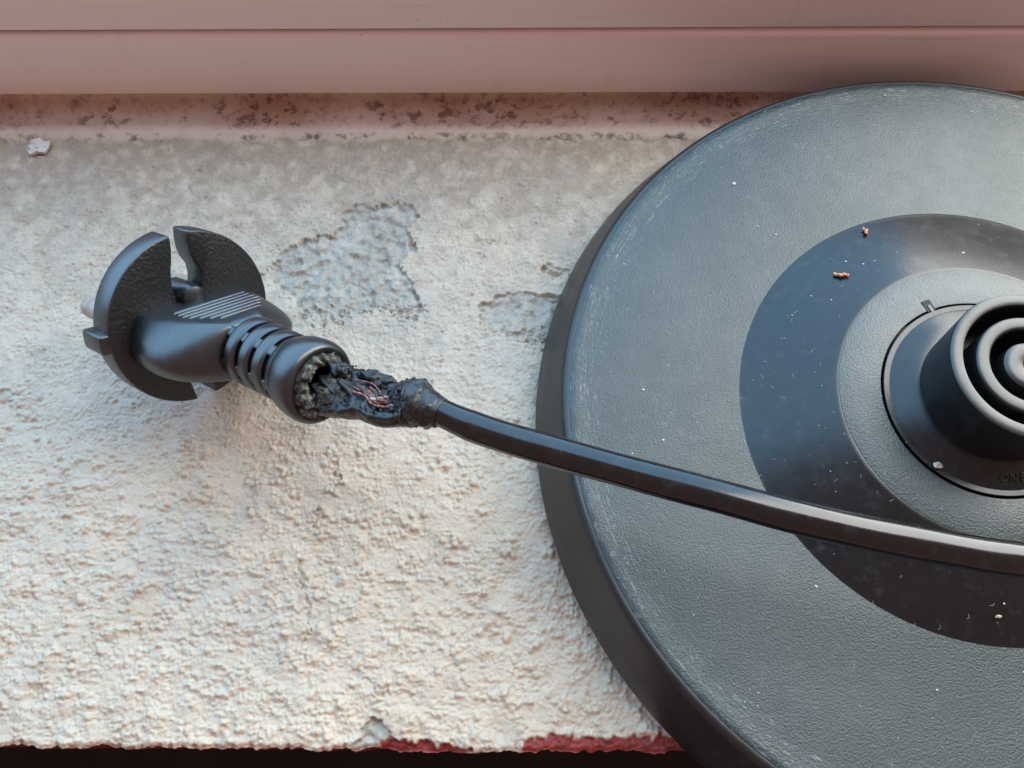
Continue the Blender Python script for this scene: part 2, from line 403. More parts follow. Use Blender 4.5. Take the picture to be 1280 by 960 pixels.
def build_sill():
    st = 0.22
    x0, x1, y0, y1 = -236.0, 20.0, -61.9, 89.0
    nx, ny = int((x1 - x0) / st) + 1, int((y1 - y0) / st) + 1
    xs, ys = x0 + st * np.arange(nx), y0 + st * np.arange(ny)
    X, Y = np.meshgrid(xs, ys)                       # [ny, nx]

    fx = np.fft.fftfreq(nx, st)[None, :]; fy = np.fft.fftfreq(ny, st)[:, None]
    fr = np.hypot(fx, fy)
    def field(wl, sharp_=0.6):
        """smooth random field with features about wl mm across, unit variance"""
        w = rng.standard_normal((ny, nx))
        k = np.exp(-((np.log(np.maximum(fr, 1e-6) * wl)) ** 2) / (2 * sharp_ ** 2)); k[0, 0] = 0
        f = np.fft.ifft2(np.fft.fft2(w) * k).real
        return f / f.std()
    def afield(wx_, wy_):
        w = rng.standard_normal((ny, nx))
        f = np.fft.ifft2(np.fft.fft2(w) * np.exp(-2 * math.pi ** 2 * ((fx * wx_ * 0.3) ** 2 + (fy * wy_ * 0.3) ** 2))).real
        return f / f.std()
    def blur(a, s):
        return np.fft.ifft2(np.fft.fft2(a) * np.exp(-2 * (math.pi * s * fr) ** 2)).real
    sm = lambda a, lo, hi: np.clip((a - lo) / (hi - lo), 0, 1) ** 2 * (3 - 2 * np.clip((a - lo) / (hi - lo), 0, 1))

    wx = X + 0.40 * field(4.0) + 0.05 * field(1.6); wy = Y + 0.40 * field(4.0) + 0.05 * field(1.6)
    def inside(poly):
        r = np.zeros(X.shape, bool)
        n = len(poly)
        for i in range(n):
            (ax, ay), (bx, by) = poly[i], poly[(i + 1) % n]
            if ay == by: continue
            c = ((ay > wy) != (by > wy)) & (wx < (bx - ax) * (wy - ay) / (by - ay) + ax)
            r ^= c
        dmin = np.full(X.shape, 1e9)
        for i in range(n):
            (ax, ay), (bx, by) = poly[i], poly[(i + 1) % n]
            tt = np.clip(((wx - ax) * (bx - ax) + (wy - ay) * (by - ay)) / ((bx - ax) ** 2 + (by - ay) ** 2 + 1e-9), 0, 1)
            dmin = np.minimum(dmin, (wx - ax - tt * (bx - ax)) ** 2 + (wy - ay - tt * (by - ay)) ** 2)
        return np.where(r, -1.0, 1.0) * np.sqrt(dmin)         # signed distance, negative inside

    low = field(22)
    # where the paint has risen in small blisters: the room side, and rough on the left
    zone = sm(-Y + 9 * field(26) - 6 * sm(X, -150, -90), -8, 26)
    H = 0.10 * low + 0.15 * field(9) * (0.4 + 0.6 * zone) + 0.06 * field(4) * (1 - 0.5 * zone)
    H += (0.055 - 0.02 * zone) * field(1.7) + (0.045 - 0.015 * zone) * field(0.8)
    H += 0.06 * afield(3.2, 0.9) * (0.5 + 0.5 * zone)                       # brushed, sideways wrinkles
    H -= 0.22 * np.clip(field(1.3) - 1.3, 0, 2) * (1 - 0.8 * zone)          # pores in the smoother paint
    H += zone * 0.13 * (np.abs(field(2.6)) - 0.8) + 0.07 * zone * (np.abs(field(1.2)) - 0.8) + (1 - zone) * 0.035 * (np.abs(field(1.3)) - 0.8)   # puckered skin with sharp creases
    worn = sm(field(13) + 0.5 * field(5), 0.35, 1.3)                         # rubbed-down patches
    H = H * (1 - 0.55 * worn) + blur(H, 1.6) * 0.55 * worn
    # blisters
    B = np.zeros_like(H)
    dens = field(12)
    cnt = 42000
    px = rng.uniform(x0, -30, cnt); py = rng.uniform(y0, y1, cnt)
    rr = 0.26 + 0.60 * rng.random(cnt) ** 2.8; hh = rng.uniform(0.7, 1.4, cnt)
    for i in range(cnt):
        ix, iy = int((px[i] - x0) / st), int((py[i] - y0) / st)
        if rng.random() > zone[min(iy, ny - 1), min(ix, nx - 1)] * (0.46 + 0.34 * dens[min(iy, ny - 1), min(ix, nx - 1)]):
            continue
        k = int(rr[i] * 1.5 / st) + 2
        a0, a1, b0, b1 = max(iy - k, 0), min(iy + k + 1, ny), max(ix - k, 0), min(ix + k + 1, nx)
        e = 0.75 + 0.5 * ((i * 37) % 100) / 100
        d2 = (((X[a0:a1, b0:b1] - px[i]) * e) ** 2 + ((Y[a0:a1, b0:b1] - py[i]) / e) ** 2) / rr[i] ** 2
        bump = hh[i] * rr[i] * np.clip(1 - d2, 0, 1) ** 0.62
        B[a0:a1, b0:b1] = np.maximum(B[a0:a1, b0:b1], bump)
    H += 0.8 * blur(B, 0.05) * (1 - 0.75 * worn)
    # flatter patches of brushed paint inside the blistered zone
    layer = np.zeros((ny, nx, 4), np.float32); layer[..., 3] = 1
    dirt_shade = 0.42 * sm(Y + 9 * field(22), 5, 35) + 0.75 * sm(Y + 6 * field(18) + 3 * field(5), 40, 74)  # grime, plus the frame's shade painted in, deepening towards the window
    layer[..., 2] = np.clip(dirt_shade * (0.75 + 0.25 * field(7)), 0, 1)

    dvar = np.clip(0.9 + 0.35 * field(6), 0.55, 1.5)
    lvar = np.clip(field(5), 0, 1.6)
    def chip(poly, depth, fade=None, plaster=1.0, rough=0.06):
        nonlocal H
        sd = inside(poly); mk = np.clip(0.5 - sd / 0.30, 0, 1)
        f = np.ones_like(H) if fade is None else sm(Y + 1.6 * field(3) + 1.0 * field(1.2), fade[0], fade[1])
        lip = np.clip(blur(mk, 0.45) - 0.02, 0, 1) * (1 - mk) * f * lvar
        mk2 = mk * f
        H += 0.30 * blur(lip, 0.30)                                   # curled, lifted rim here and there
        flat = blur(H, 1.2)
        H = H * (1 - mk) + mk * (flat * f + H * (1 - f)) - depth * mk * f * dvar
        H += np.clip(-sd / 0.6, 0, 1) * rough * (1.0 * field(0.75) + 0.5 * field(1.5) + 0.6 * field(5)) * (0.45 + 0.55 * f)
        layer[..., 0] = np.maximum(layer[..., 0], (np.clip(0.5 - (sd - 0.10) / 0.22, 0, 1) * np.clip(0.25 + 0.9 * f, 0, 1) * plaster))
    chip(CHIP_BIG, 0.95, (24, 31))
    chip(CHIP_MID, 0.9, (19, 24))
    chip(CHIP_SMALL, 0.8, (36, 38.2), 0.5)
    chip(CHIP_LEFT, 0.6, None, 0.6)
    chip(CHIP_EDGE, 1.1, None, 1.0)
    # small scattered losses
    for (cx, cy, r) in [(-101.3, 18.7, 0.9), (-89.4, 59.0, 0.35), (-133.0, -31.0, 0.6), (-165, 66, 0.5), (-99, 40, 0.5), (-92, 37.5, 0.6), (-96, 34.0, 0.5), (-104, 23, 0.4), (-189, 27, 0.5), (-194, 50, 0.7)]:
        d = np.hypot(wx - cx, wy - cy)
        H -= 0.35 * (1 - sm(d, r * 0.5, r))
    for line in CRACKS:
        for (ax, ay), (bx, by) in zip(line[:-1], line[1:]):
            tt = np.clip(((wx - ax) * (bx - ax) + (wy - ay) * (by - ay)) / ((bx - ax) ** 2 + (by - ay) ** 2), 0, 1)
            d = np.hypot(wx - ax - tt * (bx - ax), wy - ay - tt * (by - ay))
            H -= 0.45 * (1 - sm(d, 0.05, 0.32)); H += 0.12 * (sm(d, 0.3, 0.5) * (1 - sm(d, 0.6, 1.6)))
    # old red paint laid bare on the front edge
    mr = np.clip(0.5 - inside(CHIP_RED) / 0.3, 0, 1)
    H -= 0.55 * blur(mr, 0.15); H += blur(mr, .2) * 0.06 * field(1.2)
    layer[..., 1] = blur(mr, 0.12)
    me_ = inside([(-111.0, -59.6), (-104.0, -60.2), (-98.5, -60.7), (-96.0, -61.8), (-97, -64), (-113, -64), (-113, -61.0)]); me_ = np.clip(0.5 - me_ / 0.3, 0, 1)
    layer[..., 1] = np.maximum(layer[..., 1], 1.0 * blur(me_, 0.12)); H -= 0.45 * me_
    front = -61.4 + 0.22 * field(14)[0] + 0.14 * field(4.0)[0] + 0.05 * field(1.2)[0] - 0.5 * sm(xs, -110, -95) * (1 - sm(xs, -90, -80))
    dist = Y - front[None, :]
    H = blur(H, 0.9) * (1 - sm(dist, 0.2, 1.8)) * 0.6 + H * (0.4 + 0.6 * sm(dist, 0.2, 1.8))
    H -= 0.6 * (1 - sm(dist, 0.0, 0.9))              # edge rolls over
    # a trace of the red undercoat along the worn arris
    edge_w = (1 - sm(dist + 0.35 * field(3), -0.1, 0.5))
    layer[..., 1] = np.maximum(layer[..., 1], edge_w * 0.75)
    layer[..., 0] *= (1 - layer[..., 1])
    Yd = np.maximum(Y, front[None, :])               # ragged front line
    H -= 0.15

    # coarse margins left and right so that the sill goes on
    lx = np.array([-900., -520., -330., -265.]); rx = np.array([45., 90., 170., 330., 700.])
    XX = np.concatenate([np.repeat(lx[None], ny, 0), X, np.repeat(rx[None], ny, 0)], 1)
    pad = lambda a: np.concatenate([np.repeat(a[:, :1], len(lx), 1), a, np.repeat(a[:, -1:], len(rx), 1)], 1)
    YY, ZZ = pad(Yd), pad(H)
    LL = np.concatenate([np.repeat(layer[:, :1], len(lx), 1), layer, np.repeat(layer[:, -1:], len(rx), 1)], 1)
    # front face: three rows below the first one
    fz = [-1.6, -3.0, -28.0, -28.0]; fyo = [-0.05, -0.02, 0.0, 140.0]
    rowsX, rowsY, rowsZ, rowsL = [], [], [], []
    for z, o in list(zip(fz, fyo))[::-1]:
        rowsX.append(XX[0]); rowsY.append(YY[0] + o); rowsZ.append(np.full(XX.shape[1], z))
        q = LL[0].copy(); q[:, 0] = 0; q[:, 1] = 1.0; rowsL.append(q)
    XX = np.concatenate([np.array(rowsX), XX]); YY = np.concatenate([np.array(rowsY), YY])
    ZZ = np.concatenate([np.array(rowsZ), ZZ]); LL = np.concatenate([np.array(rowsL), LL])
    NY, NX = XX.shape
    co = np.stack([XX, YY, ZZ], -1).reshape(-1, 3).astype(np.float32) * MM
    idx = np.arange(NY * NX).reshape(NY, NX)
    quads = np.stack([idx[:-1, :-1], idx[:-1, 1:], idx[1:, 1:], idx[1:, :-1]], -1).reshape(-1, 4).astype(np.int32)
    me = bpy.data.meshes.new('window_sill')
    me.vertices.add(len(co)); me.vertices.foreach_set('co', co.ravel())
    nq = len(quads)
    me.loops.add(nq * 4); me.loops.foreach_set('vertex_index', quads.ravel())
    me.polygons.add(nq)
    me.polygons.foreach_set('loop_start', np.arange(0, nq * 4, 4, dtype=np.int32))
    me.update(calc_edges=True)
    ca = me.color_attributes.new('layer', 'FLOAT_COLOR', 'POINT')
    ca.data.foreach_set('color', LL.reshape(-1).astype(np.float32))
    me.validate()
    o = link('window_sill', me, M['sill'])
    o['kind'] = 'structure'
    o['label'] = 'off-white window sill with blistered peeling paint'
    return o
build_sill()

def box_mesh(name, x0, x1, y0, y1, z0, z1):
    v = [(x, y, z) for z in (z0, z1) for y in (y0, y1) for x in (x0, x1)]
    f = [(0, 2, 3, 1), (4, 5, 7, 6), (0, 1, 5, 4), (2, 6, 7, 3), (0, 4, 6, 2), (1, 3, 7, 5)]
    return mesh_from(name, v, f)
o = link('wall', box_mesh('wall', -900, 700, -40, 78, -850, -28.5), M['wall'], smooth=False); o['kind'] = 'structure'
o = link('floor', box_mesh('floor', -1500, 1300, -1800, -40.5, -900, -850), M['floor'], smooth=False); o['kind'] = 'structure'

# ------------------------------------------------------------------ window frame
def extrude_x(name, prof, x0, x1, n=2):
    xs = [x0 + (x1 - x0) * i / (n - 1) for i in range(n)]
    V, F = [], []; k = len(prof)
    for x in xs: V += [(x, y, z) for y, z in prof]
    for i in range(n - 1):
        for j in range(k):
            j2 = (j + 1) % k
            F.append((i * k + j, (i + 1) * k + j, (i + 1) * k + j2, i * k + j2))
    F += [tuple(range(k)), tuple(range((n - 1) * k, n * k))]
    me = mesh_from(name, V, F); fix_normals(me); sharp(me, 35)
    return me
def arc(cy, cz, r, a0, a1, n=6):
    return [(cy + r * math.cos(math.radians(a0 + (a1 - a0) * i / n)), cz + r * math.sin(math.radians(a0 + (a1 - a0) * i / n))) for i in range(n + 1)]
frame = link('window_frame', extrude_x('window_frame', [(108, -1), (86.6, -1), (86.6, 0.6)] + [(86.2, 1.5), (86.0, 4)] + [(85.9, 12)] + arc(87.1, 21.3, 1.2, 180, 100, 5) + [(108, 22.4)], -900, 700), M['vinyl'])
frame['kind'] = 'structure'; frame['label'] = 'white vinyl window frame behind the sill'
link('frame_rail', extrude_x('frame_rail', [(108, 23.3)] + arc(87.3, 24.3, 1.0, 260, 180, 5) + [(86.3, 33.5)] + arc(87.8, 34.5, 1.5, 180, 90, 4) + [(108, 36.5)], -900, 700), M['vinyl'], frame)
link('frame_seam', extrude_x('frame_seam', [(87.6, 22.3), (87.6, 23.4), (100, 23.4), (100, 22.3)], -900, 700), M['groove'], frame)
# sealant: shallow wavy strip lying on sill and frame foot
V, F = [], []
nxs = 700; prof = [(74.3, -0.6), (74.8, 0.15), (76.0, 0.55), (78.5, 0.75), (81.5, 0.85), (83.8, 1.15), (85.1, 1.8), (85.65, 2.7), (85.82, 3.6), (86.2, 4.1)]
for i in range(nxs + 1):
    x = -330 + 420 * i / nxs
    for j, (y, z) in enumerate(prof):
        wv = 0.45 * math.sin(x * 0.21) + 0.35 * math.sin(x * 0.73 + 1) + 0.25 * math.sin(x * 1.9) + 0.4 * (random.random() - 0.5)
        V.append((x, y + (wv if j < 3 else 0), z + (0.12 * (random.random() - 0.5) if 0 < j < 7 else 0)))
k = len(prof)
for i in range(nxs):
    for j in range(k - 1):
        F.append((i * k + j, (i + 1) * k + j, (i + 1) * k + j + 1, i * k + j + 1))
me = mesh_from('sealant_strip', V, F); fix_normals(me)
for p in me.polygons[:1]:
    if p.normal.z < 0: me.flip_normals()
link('sealant_strip', me, M['sealant'], frame)['label'] = 'brown-spotted mouldy sealant strip'

# ------------------------------------------------------------------ kettle base
kb = empty('kettle_base', (0, 0, 0), 'round black plastic kettle power base overhanging the sill edge', 'kettle base')
link('base_shell', lathe_mesh('base_shell', [(0, 2.6), (60, 2.4), (82.6, 2.2), (83.4, 2.5), (83.75, 3.1), (83.7, 4.0), (82.0, 8.0), (80.2, 12.0), (79.1, 14.6), (78.75, 15.3), (78.35, 15.75), (77.9, 15.9), (77.5, 15.85), (77.2, 15.2), (60, 12), (0, 12)], 224, deg=50), M['shell'], kb)
link('top_plate', lathe_mesh('top_plate', [(77.7, 15.3), (77.55, 15.75), (77.2, 15.92), (76.0, 15.85), (74.6, 15.68), (74.0, 15.60), (72, 15.5), (66, 15.05), (58, 14.55), (50, 14.1), (45.2, 13.88), (44.25, 13.85), (44.0, 13.6)], 224), M['plate'], kb)
link('sloped_ring', lathe_mesh('sloped_ring', [(44.5, 13.70), (44.0, 13.83), (43.2, 14.06), (38, 15.85), (33, 17.6), (28, 19.3), (27.2, 19.55), (26.8, 19.5)], 224), M['smooth'], kb)
link('centre_ring', lathe_mesh('centre_ring', [(27.12, 19.45), (27.05, 19.64), (26.9, 19.69), (23, 19.95), (19.9, 20.15), (19.5, 20.1), (19.4, 19.8), (19.4, 17.5), (18, 17.2)], 192), M['centre'], kb)
# little locating notch beside the collar: recess shade painted as a near-black block, with a peg
na = math.radians(112)
def at_angle(o, ang): o.rotation_euler = (0, 0, ang)
nb_ = link('locating_notch', box_mesh('locating_notch', 19.2, 21.6, -0.95, 0.75, 19.2, 20.22), M['groove'], kb, smooth=False)
M['black'] = NT('deep_black').set(C(0.004, 0.004, 0.004), 0.7)
nb_.data.materials.clear(); nb_.data.materials.append(M['black']); at_angle(nb_, na)
pg = link('locating_peg', box_mesh('locating_peg', 18.7, 20.45, -0.45, 0.15, 19.0, 20.34), M['hub'], kb, smooth=False); at_angle(pg, na)
link('contact_collar', lathe_mesh('contact_collar', [(19.05, 18.0), (19.05, 20.0), (19.02, 20.3), (18.92, 20.36), (18.0, 20.37), (17.9, 20.42), (17.4, 20.62), (15.5, 21.35), (13.9, 21.95), (13.0, 22.1), (12.5, 21.5)], 192, deg=25), M['smooth'], kb)
con = link('connector', lathe_mesh('connector', [(13.1, 20.5), (13.15, 22.2), (13.55, 33.9), (13.58, 34.4), (13.45, 34.75), (13.15, 34.92), (12.4, 34.97), (11.65, 34.95), (11.4, 34.82), (11.27, 34.5), (11.2, 33.5), (11.1, 24.0), (8.9, 23.9), (8.9, 22.5)], 160), M['hub'], kb)
link('contact_ring', lathe_mesh('contact_ring', [(8.95, 23.0), (9.15, 33.9), (9.1, 34.45), (8.95, 34.68), (8.7, 34.78), (7.2, 34.78), (6.9, 34.66), (6.75, 34.4), (6.7, 33.5), (6.6, 24.2), (4.3, 24.1), (4.3, 23)], 128), M['hub'], con)
link('centre_boss', lathe_mesh('centre_boss', [(4.35, 23.2), (4.4, 33.6), (4.3, 34.2), (3.9, 34.5), (3.3, 34.6), (1.5, 34.6), (1.2, 34.4), (1.1, 34.0), (1.05, 29), (0, 29)], 96), M['hub'], con)
for a in (30, 150, 270):
    f_ = link('foot', lathe_mesh('foot', [(0, -0.1), (4.0, -0.1), (4.4, 0.2), (4.5, 2.5)], 24), M['shell'], kb)
    f_.location = (0.050 * math.cos(math.radians(a)), 0.050 * math.sin(math.radians(a)), 0)
# raised letters on the collar
for ch, ang in (('O', -93.5), ('N', -87.3), ('E', -81.5)):
    cu = bpy.data.curves.new('raised_letter', 'FONT'); cu.body = ch; cu.size = 2.1 * MM; cu.extrude = 0.10 * MM; cu.bevel_depth = 0.05 * MM
    cu.align_x = 'CENTER'; cu.align_y = 'CENTER'
    tmp = bpy.data.objects.new('tmp_letter', cu); COL.objects.link(tmp)
    dg = bpy.context.evaluated_depsgraph_get()
    me = bpy.data.meshes.new_from_object(tmp.evaluated_get(dg))
    bpy.data.objects.remove(tmp)
    o = link('raised_letter', me, M['smooth'], kb, smooth=False)
    t_ = math.radians(ang); r_ = 16.0
    rad = Vector((math.cos(t_), math.sin(t_), 0)); sl = math.atan2(0.73, 1.9)
    yax = (-rad * math.cos(sl) + Vector((0, 0, math.sin(sl)))).normalized()
    xax = Vector((-math.sin(t_), math.cos(t_), 0)); zax = xax.cross(yax)
    mm = Matrix.Identity(4); pos = rad * r_ + Vector((0, 0, 21.20))
    for i in range(3): mm[i][0], mm[i][1], mm[i][2], mm[i][3] = xax[i], yax[i], zax[i], pos[i] * MM
    o.matrix_local = mm

# ------------------------------------------------------------------ cord and plug
D = Vector((-151.3, 16.8, 18.8))
az, el, ph = math.radians(-30.2), math.radians(23.4), math.radians(55)
nA = Vector((math.cos(el) * math.cos(az), math.cos(el) * math.sin(az), math.sin(el)))
hA = Vector((-math.sin(az), math.cos(az), 0)); uA = nA.cross(hA)
tA = hA * math.cos(ph) + uA * math.sin(ph)
sA = tA.cross(nA)
cord = empty('power_cord', (D.x, D.y, 0), 'black power cord with two-pin plug, burnt open beside the plug, copper showing', 'power cord')
PM = Matrix.Identity(4)
for i in range(3):
    PM[i][0], PM[i][1], PM[i][2], PM[i][3] = nA[i], sA[i], tA[i], (D[i] - (D[i] if i < 2 else 0)) * MM
def world_pt(a, s, t_): return D + nA * a + sA * s + tA * t_
cordinv = Vector((D.x, D.y, 0))

# grip: lofted rounded block
def sup(a, hw, top, bot, flat, n=64):
    """rounded block: flat top of half width flat, folded over to full sides, rounded belly"""
    c = (top + bot) / 2; ring = []
    for k in range(n):
        q = 2 * math.pi * k / n
        cs, sn = math.cos(q), math.sin(q)
        if sn >= 0:
            w = abs(q - math.pi / 2) / (math.pi / 2)               # 0 at the top, 1 at the side
            if w < 0.42: x_, z_ = flat * w / 0.42, top
            else:
                v = (w - 0.42) / 0.58 * math.pi / 2
                x_ = flat + (hw - flat) * math.sin(v) ** (2 / 1.4); z_ = c + (top - c) * max(0.0, math.cos(v)) ** (2 / 1.4)
            ring.append((a, math.copysign(x_, cs), z_))
        else:
            ring.append((a, hw * math.copysign(abs(cs) ** (2 / 2.4), cs), c - (top - c) * abs(sn) ** (2 / 2.4)))
    return ring
secs = [(-1.0, 13.6, 4.1, -8.2, 10.8), (0, 13.8, 4.2, -8.4, 10.8), (1.0, 14.0, 4.2, -8.5, 10.7), (3, 14.4, 4.2, -8.5, 10.2), (6, 14.7, 4.2, -8.4, 9.2), (9, 14.6, 4.2, -8.2, 8.0), (11.5, 14.1, 4.2, -8.0, 6.9), (13.5, 13.1, 4.2, -7.8, 5.9),
        (15, 11.7, 4.2, -7.6, 5.0), (16.2, 9.9, 4.15, -7.5, 4.2), (17.0, 8.3, 4.0, -7.3, 3.6), (17.5, 7.2, 3.7, -7.1, 3.2), (17.8, 5.8, 3.0, -6.4, 2.6), (17.9, 4, 1.5, -5, 1.8)]
plug = link('plug', loft_mesh('plug', [sup(*s) for s in secs], deg=60), M['plug'], cord)
plug.matrix_local = PM
plug['label'] = 'black two-pin plug with ribbed grip and wide notched face'

# ribbed grip lines
for i in range(7):
    a = 5.0 + 1.42 * i
    s0 = -6.9 + (0.0 if i < 3 else (i - 2.6) * 1.25)
    s1 = 9.0 - (0.0 if i < 4 else (i - 3.6) * 1.1)
    prof = []
    for q in range(7):
        w = math.pi * q / 6
        prof.append((a + 0.42 * math.cos(w), 4.10 + 0.40 * math.sin(w)))
    rings = [[(p_a, s, p_t if 0 < j < 1 else (4.1 + (p_t - 4.1) * (0.35 if j in (0, 1) else 1))) for p_a, p_t in prof] for j, s in ((0, s0), (.2, s0 + 0.5), (.8, s1 - 0.5), (1, s1))]
    link('grip_ridge', loft_mesh('grip_ridge', rings, cap=True, deg=70), M['plug'], plug)

# notched face: two half discs
def half_disc(sg):
    pts = []
    R = 17.3; g = 1.7
    a0 = math.acos(g / R)
    for i in range(41):
        q = a0 - 0.02 - (2 * a0 - 0.04) * i / 40
        pts.append((sg * R * math.cos(q), R * math.sin(q)))
    pts += ([(sg * 2.5, -15.0), (sg * 2.9, -13.2), (sg * 3.7, -11.6), (sg * 3.9, -9.5), (sg * 3.0, -7.4), (sg * 0.2, -6.4),
            (sg * 0.2, 3.4), (sg * 2.6, 4.4), (sg * 3.2, 7.2), (sg * 2.9, 10.2), (sg * 2.3, 12.6), (sg * 2.0, 14.4), (sg * 1.9, 15.9)] if sg < 0 else
            [(sg * 2.5, -15.0), (sg * 2.9, -13.2), (sg * 3.7, -11.6), (sg * 3.9, -9.5), (sg * 3.0, -7.4), (sg * 0.2, -6.4),
            (sg * 0.2, 3.4), (sg * 2.6, 4.4), (sg * 3.4, 7.2), (sg * 3.2, 9.4), (sg * 2.2, 11.2), (sg * 1.8, 13.0), (sg * 1.75, 15.0)])
    return pts
for sg in (-1, 1):
    fh = link('face_half', prism_mesh('face_half', half_disc(sg), -5.6, 0.0, 0.4), M['plug_grain'], plug)
    fh.data.materials.append(M['plug'])
    for pl in fh.data.polygons: pl.material_index = 0 if abs(pl.normal.x) > 0.8 else 1
    tab = [(sg * 15.0, -1.9), (sg * 18.7, -1.9), (sg * 18.9, -0.8), (sg * 18.9, 0.8), (sg * 18.7, 1.9), (sg * 15.0, 1.9)]
    if sg < 0: link('side_tab', prism_mesh('side_tab', tab, -6.8, -0.2, 0.4), M['plug'], plug)
    rp = [(0, -23.0), (1.2, -23.0), (1.8, -22.6), (2.15, -21.8), (2.25, -20.8), (2.25, -5.0)]
    pin = link('pin', lathe_mesh('pin', rp, 32), M['pin'], plug)
    pin.matrix_local = Matrix(((0, 0, 1, 0), (1, 0, 0, sg * 9.5 * MM), (0, 1, 0, 0), (0, 0, 0, 1)))
    ec = [(-1.5, sg * 7.4), (1.5, sg * 7.4), (1.5, sg * 8.2), (-1.5, sg * 8.2)]
    if sg < 0: link('earth_contact', prism_mesh('earth_contact', ec, -5.2, -2.6, 0.2), M['contact'], plug)
    bs = lathe_mesh('notch_boss', [(0, 2.2), (1.4, 2.15), (2.3, 1.8), (2.6, 1.0), (2.7, -1.0), (2.7, -5.2), (0, -5.2)], 32)
    b_ = link('notch_boss', bs, M['plug'], plug)
    b_.matrix_local = Matrix(((0, 0, 1, 0), (1, 0, 0, 0), (0, 1, 0, sg * 4.6 * MM if sg > 0 else -7.2 * MM), (0, 0, 0, 1)))

# bend protector: core, rings, side ribs, end collar (bends slightly downward)
def cT(a): return -1.7 - 1.3 * max(0.0, (a - 16) / 22) ** 1.3
def turned(prof, n=64):
    return [[(a, r * math.cos(2 * math.pi * k / n), cT(a) + r * math.sin(2 * math.pi * k / n)) for k in range(n)] for a, r in prof]
link('bend_sleeve', loft_mesh('bend_sleeve', turned([(16.5, 5.2), (20, 4.9), (25, 4.7), (31.5, 4.7)])), M['plug'], plug)
for a, r in ((20.2, 6.6), (24.0, 6.5), (27.75, 6.45)):
    link('sleeve_ring', loft_mesh('sleeve_ring', turned([(a - 1.45, 4.3), (a - 1.45, r - 0.35), (a - 1.05, r - 0.05), (a - 0.6, r), (a + 0.6, r), (a + 1.05, r - 0.05), (a + 1.45, r - 0.35), (a + 1.45, 4.3)])), M['plug'], plug)
for q0 in (-170, 10, -80, 125):
    rings = []
    for a in np.linspace(16.8, 31, 10):
        ring = []
        r = 6.2
        for (dq, rr) in ((-11, 4.2), (-11, r - .3), (-8, r), (8, r), (11, r - .3), (11, 4.2)):
            w = math.radians(q0 + dq); ring.append((a, rr * math.cos(w), cT(a) + rr * math.sin(w)))
        rings.append(ring)
    link('sleeve_rib', loft_mesh('sleeve_rib', rings, deg=60), M['plug'], plug)
link('end_collar', loft_mesh('end_collar', turned([(30.0, 4.5), (30.0, 5.9), (30.4, 6.3), (31.3, 6.55), (31.9, 6.62), (32.2, 6.95), (33.2, 7.3), (34.8, 7.55), (36.3, 7.6), (37.2, 7.45), (37.75, 7.1), (38.0, 6.6), (37.95, 6.1), (37.6, 5.7), (36.4, 5.4), (33.5, 5.1), (33.2, 0.4)], 72)), M['plug'], plug)

# cable
cable_pts = [(-102.0, -8.3, 36.0), (-93.2, -12.6, 37.0), (-80.3, -17.0, 38.0), (-67.85, -20.9, 39.0), (-55.9, -24.5, 40.0), (-44.2, -27.9, 40.5), (-32.8, -30.6, 41.0), (-21.4, -32.8, 41.0), (-12.3, -34.2, 41.0),
             (10, -36.5, 40.5), (35, -37, 38.5), (62, -34, 34), (86, -26, 26), (100, -12, 15), (104, 6, 7), (99, 22, 4.5), (88, 28, 5.5), (78, 27.5, 7.0)]
path = [Vector(p) - cordinv for p in catmull(cable_pts, 14)]
def cab_r(u): return 2.62
L = len(path)
def cab_wob(i, q):
    w = 1.0 + 0.010 * math.sin(i * 0.31 + 2 * q) + 0.008 * math.sin(i * 0.083 + q + 1)
    if i < 14: w *= 1.0 - 0.10 * math.sin(math.pi * min(1, (i + 2) / 14)) + 0.16 * max(0, 1 - i / 3.0) * (0.7 + 0.5 * math.sin(2 * q + 1))
    return w
link('cable', loft_mesh('cable', tube_rings(path, cab_r, 32, wob=cab_wob), deg=70), M['cable'], cord)

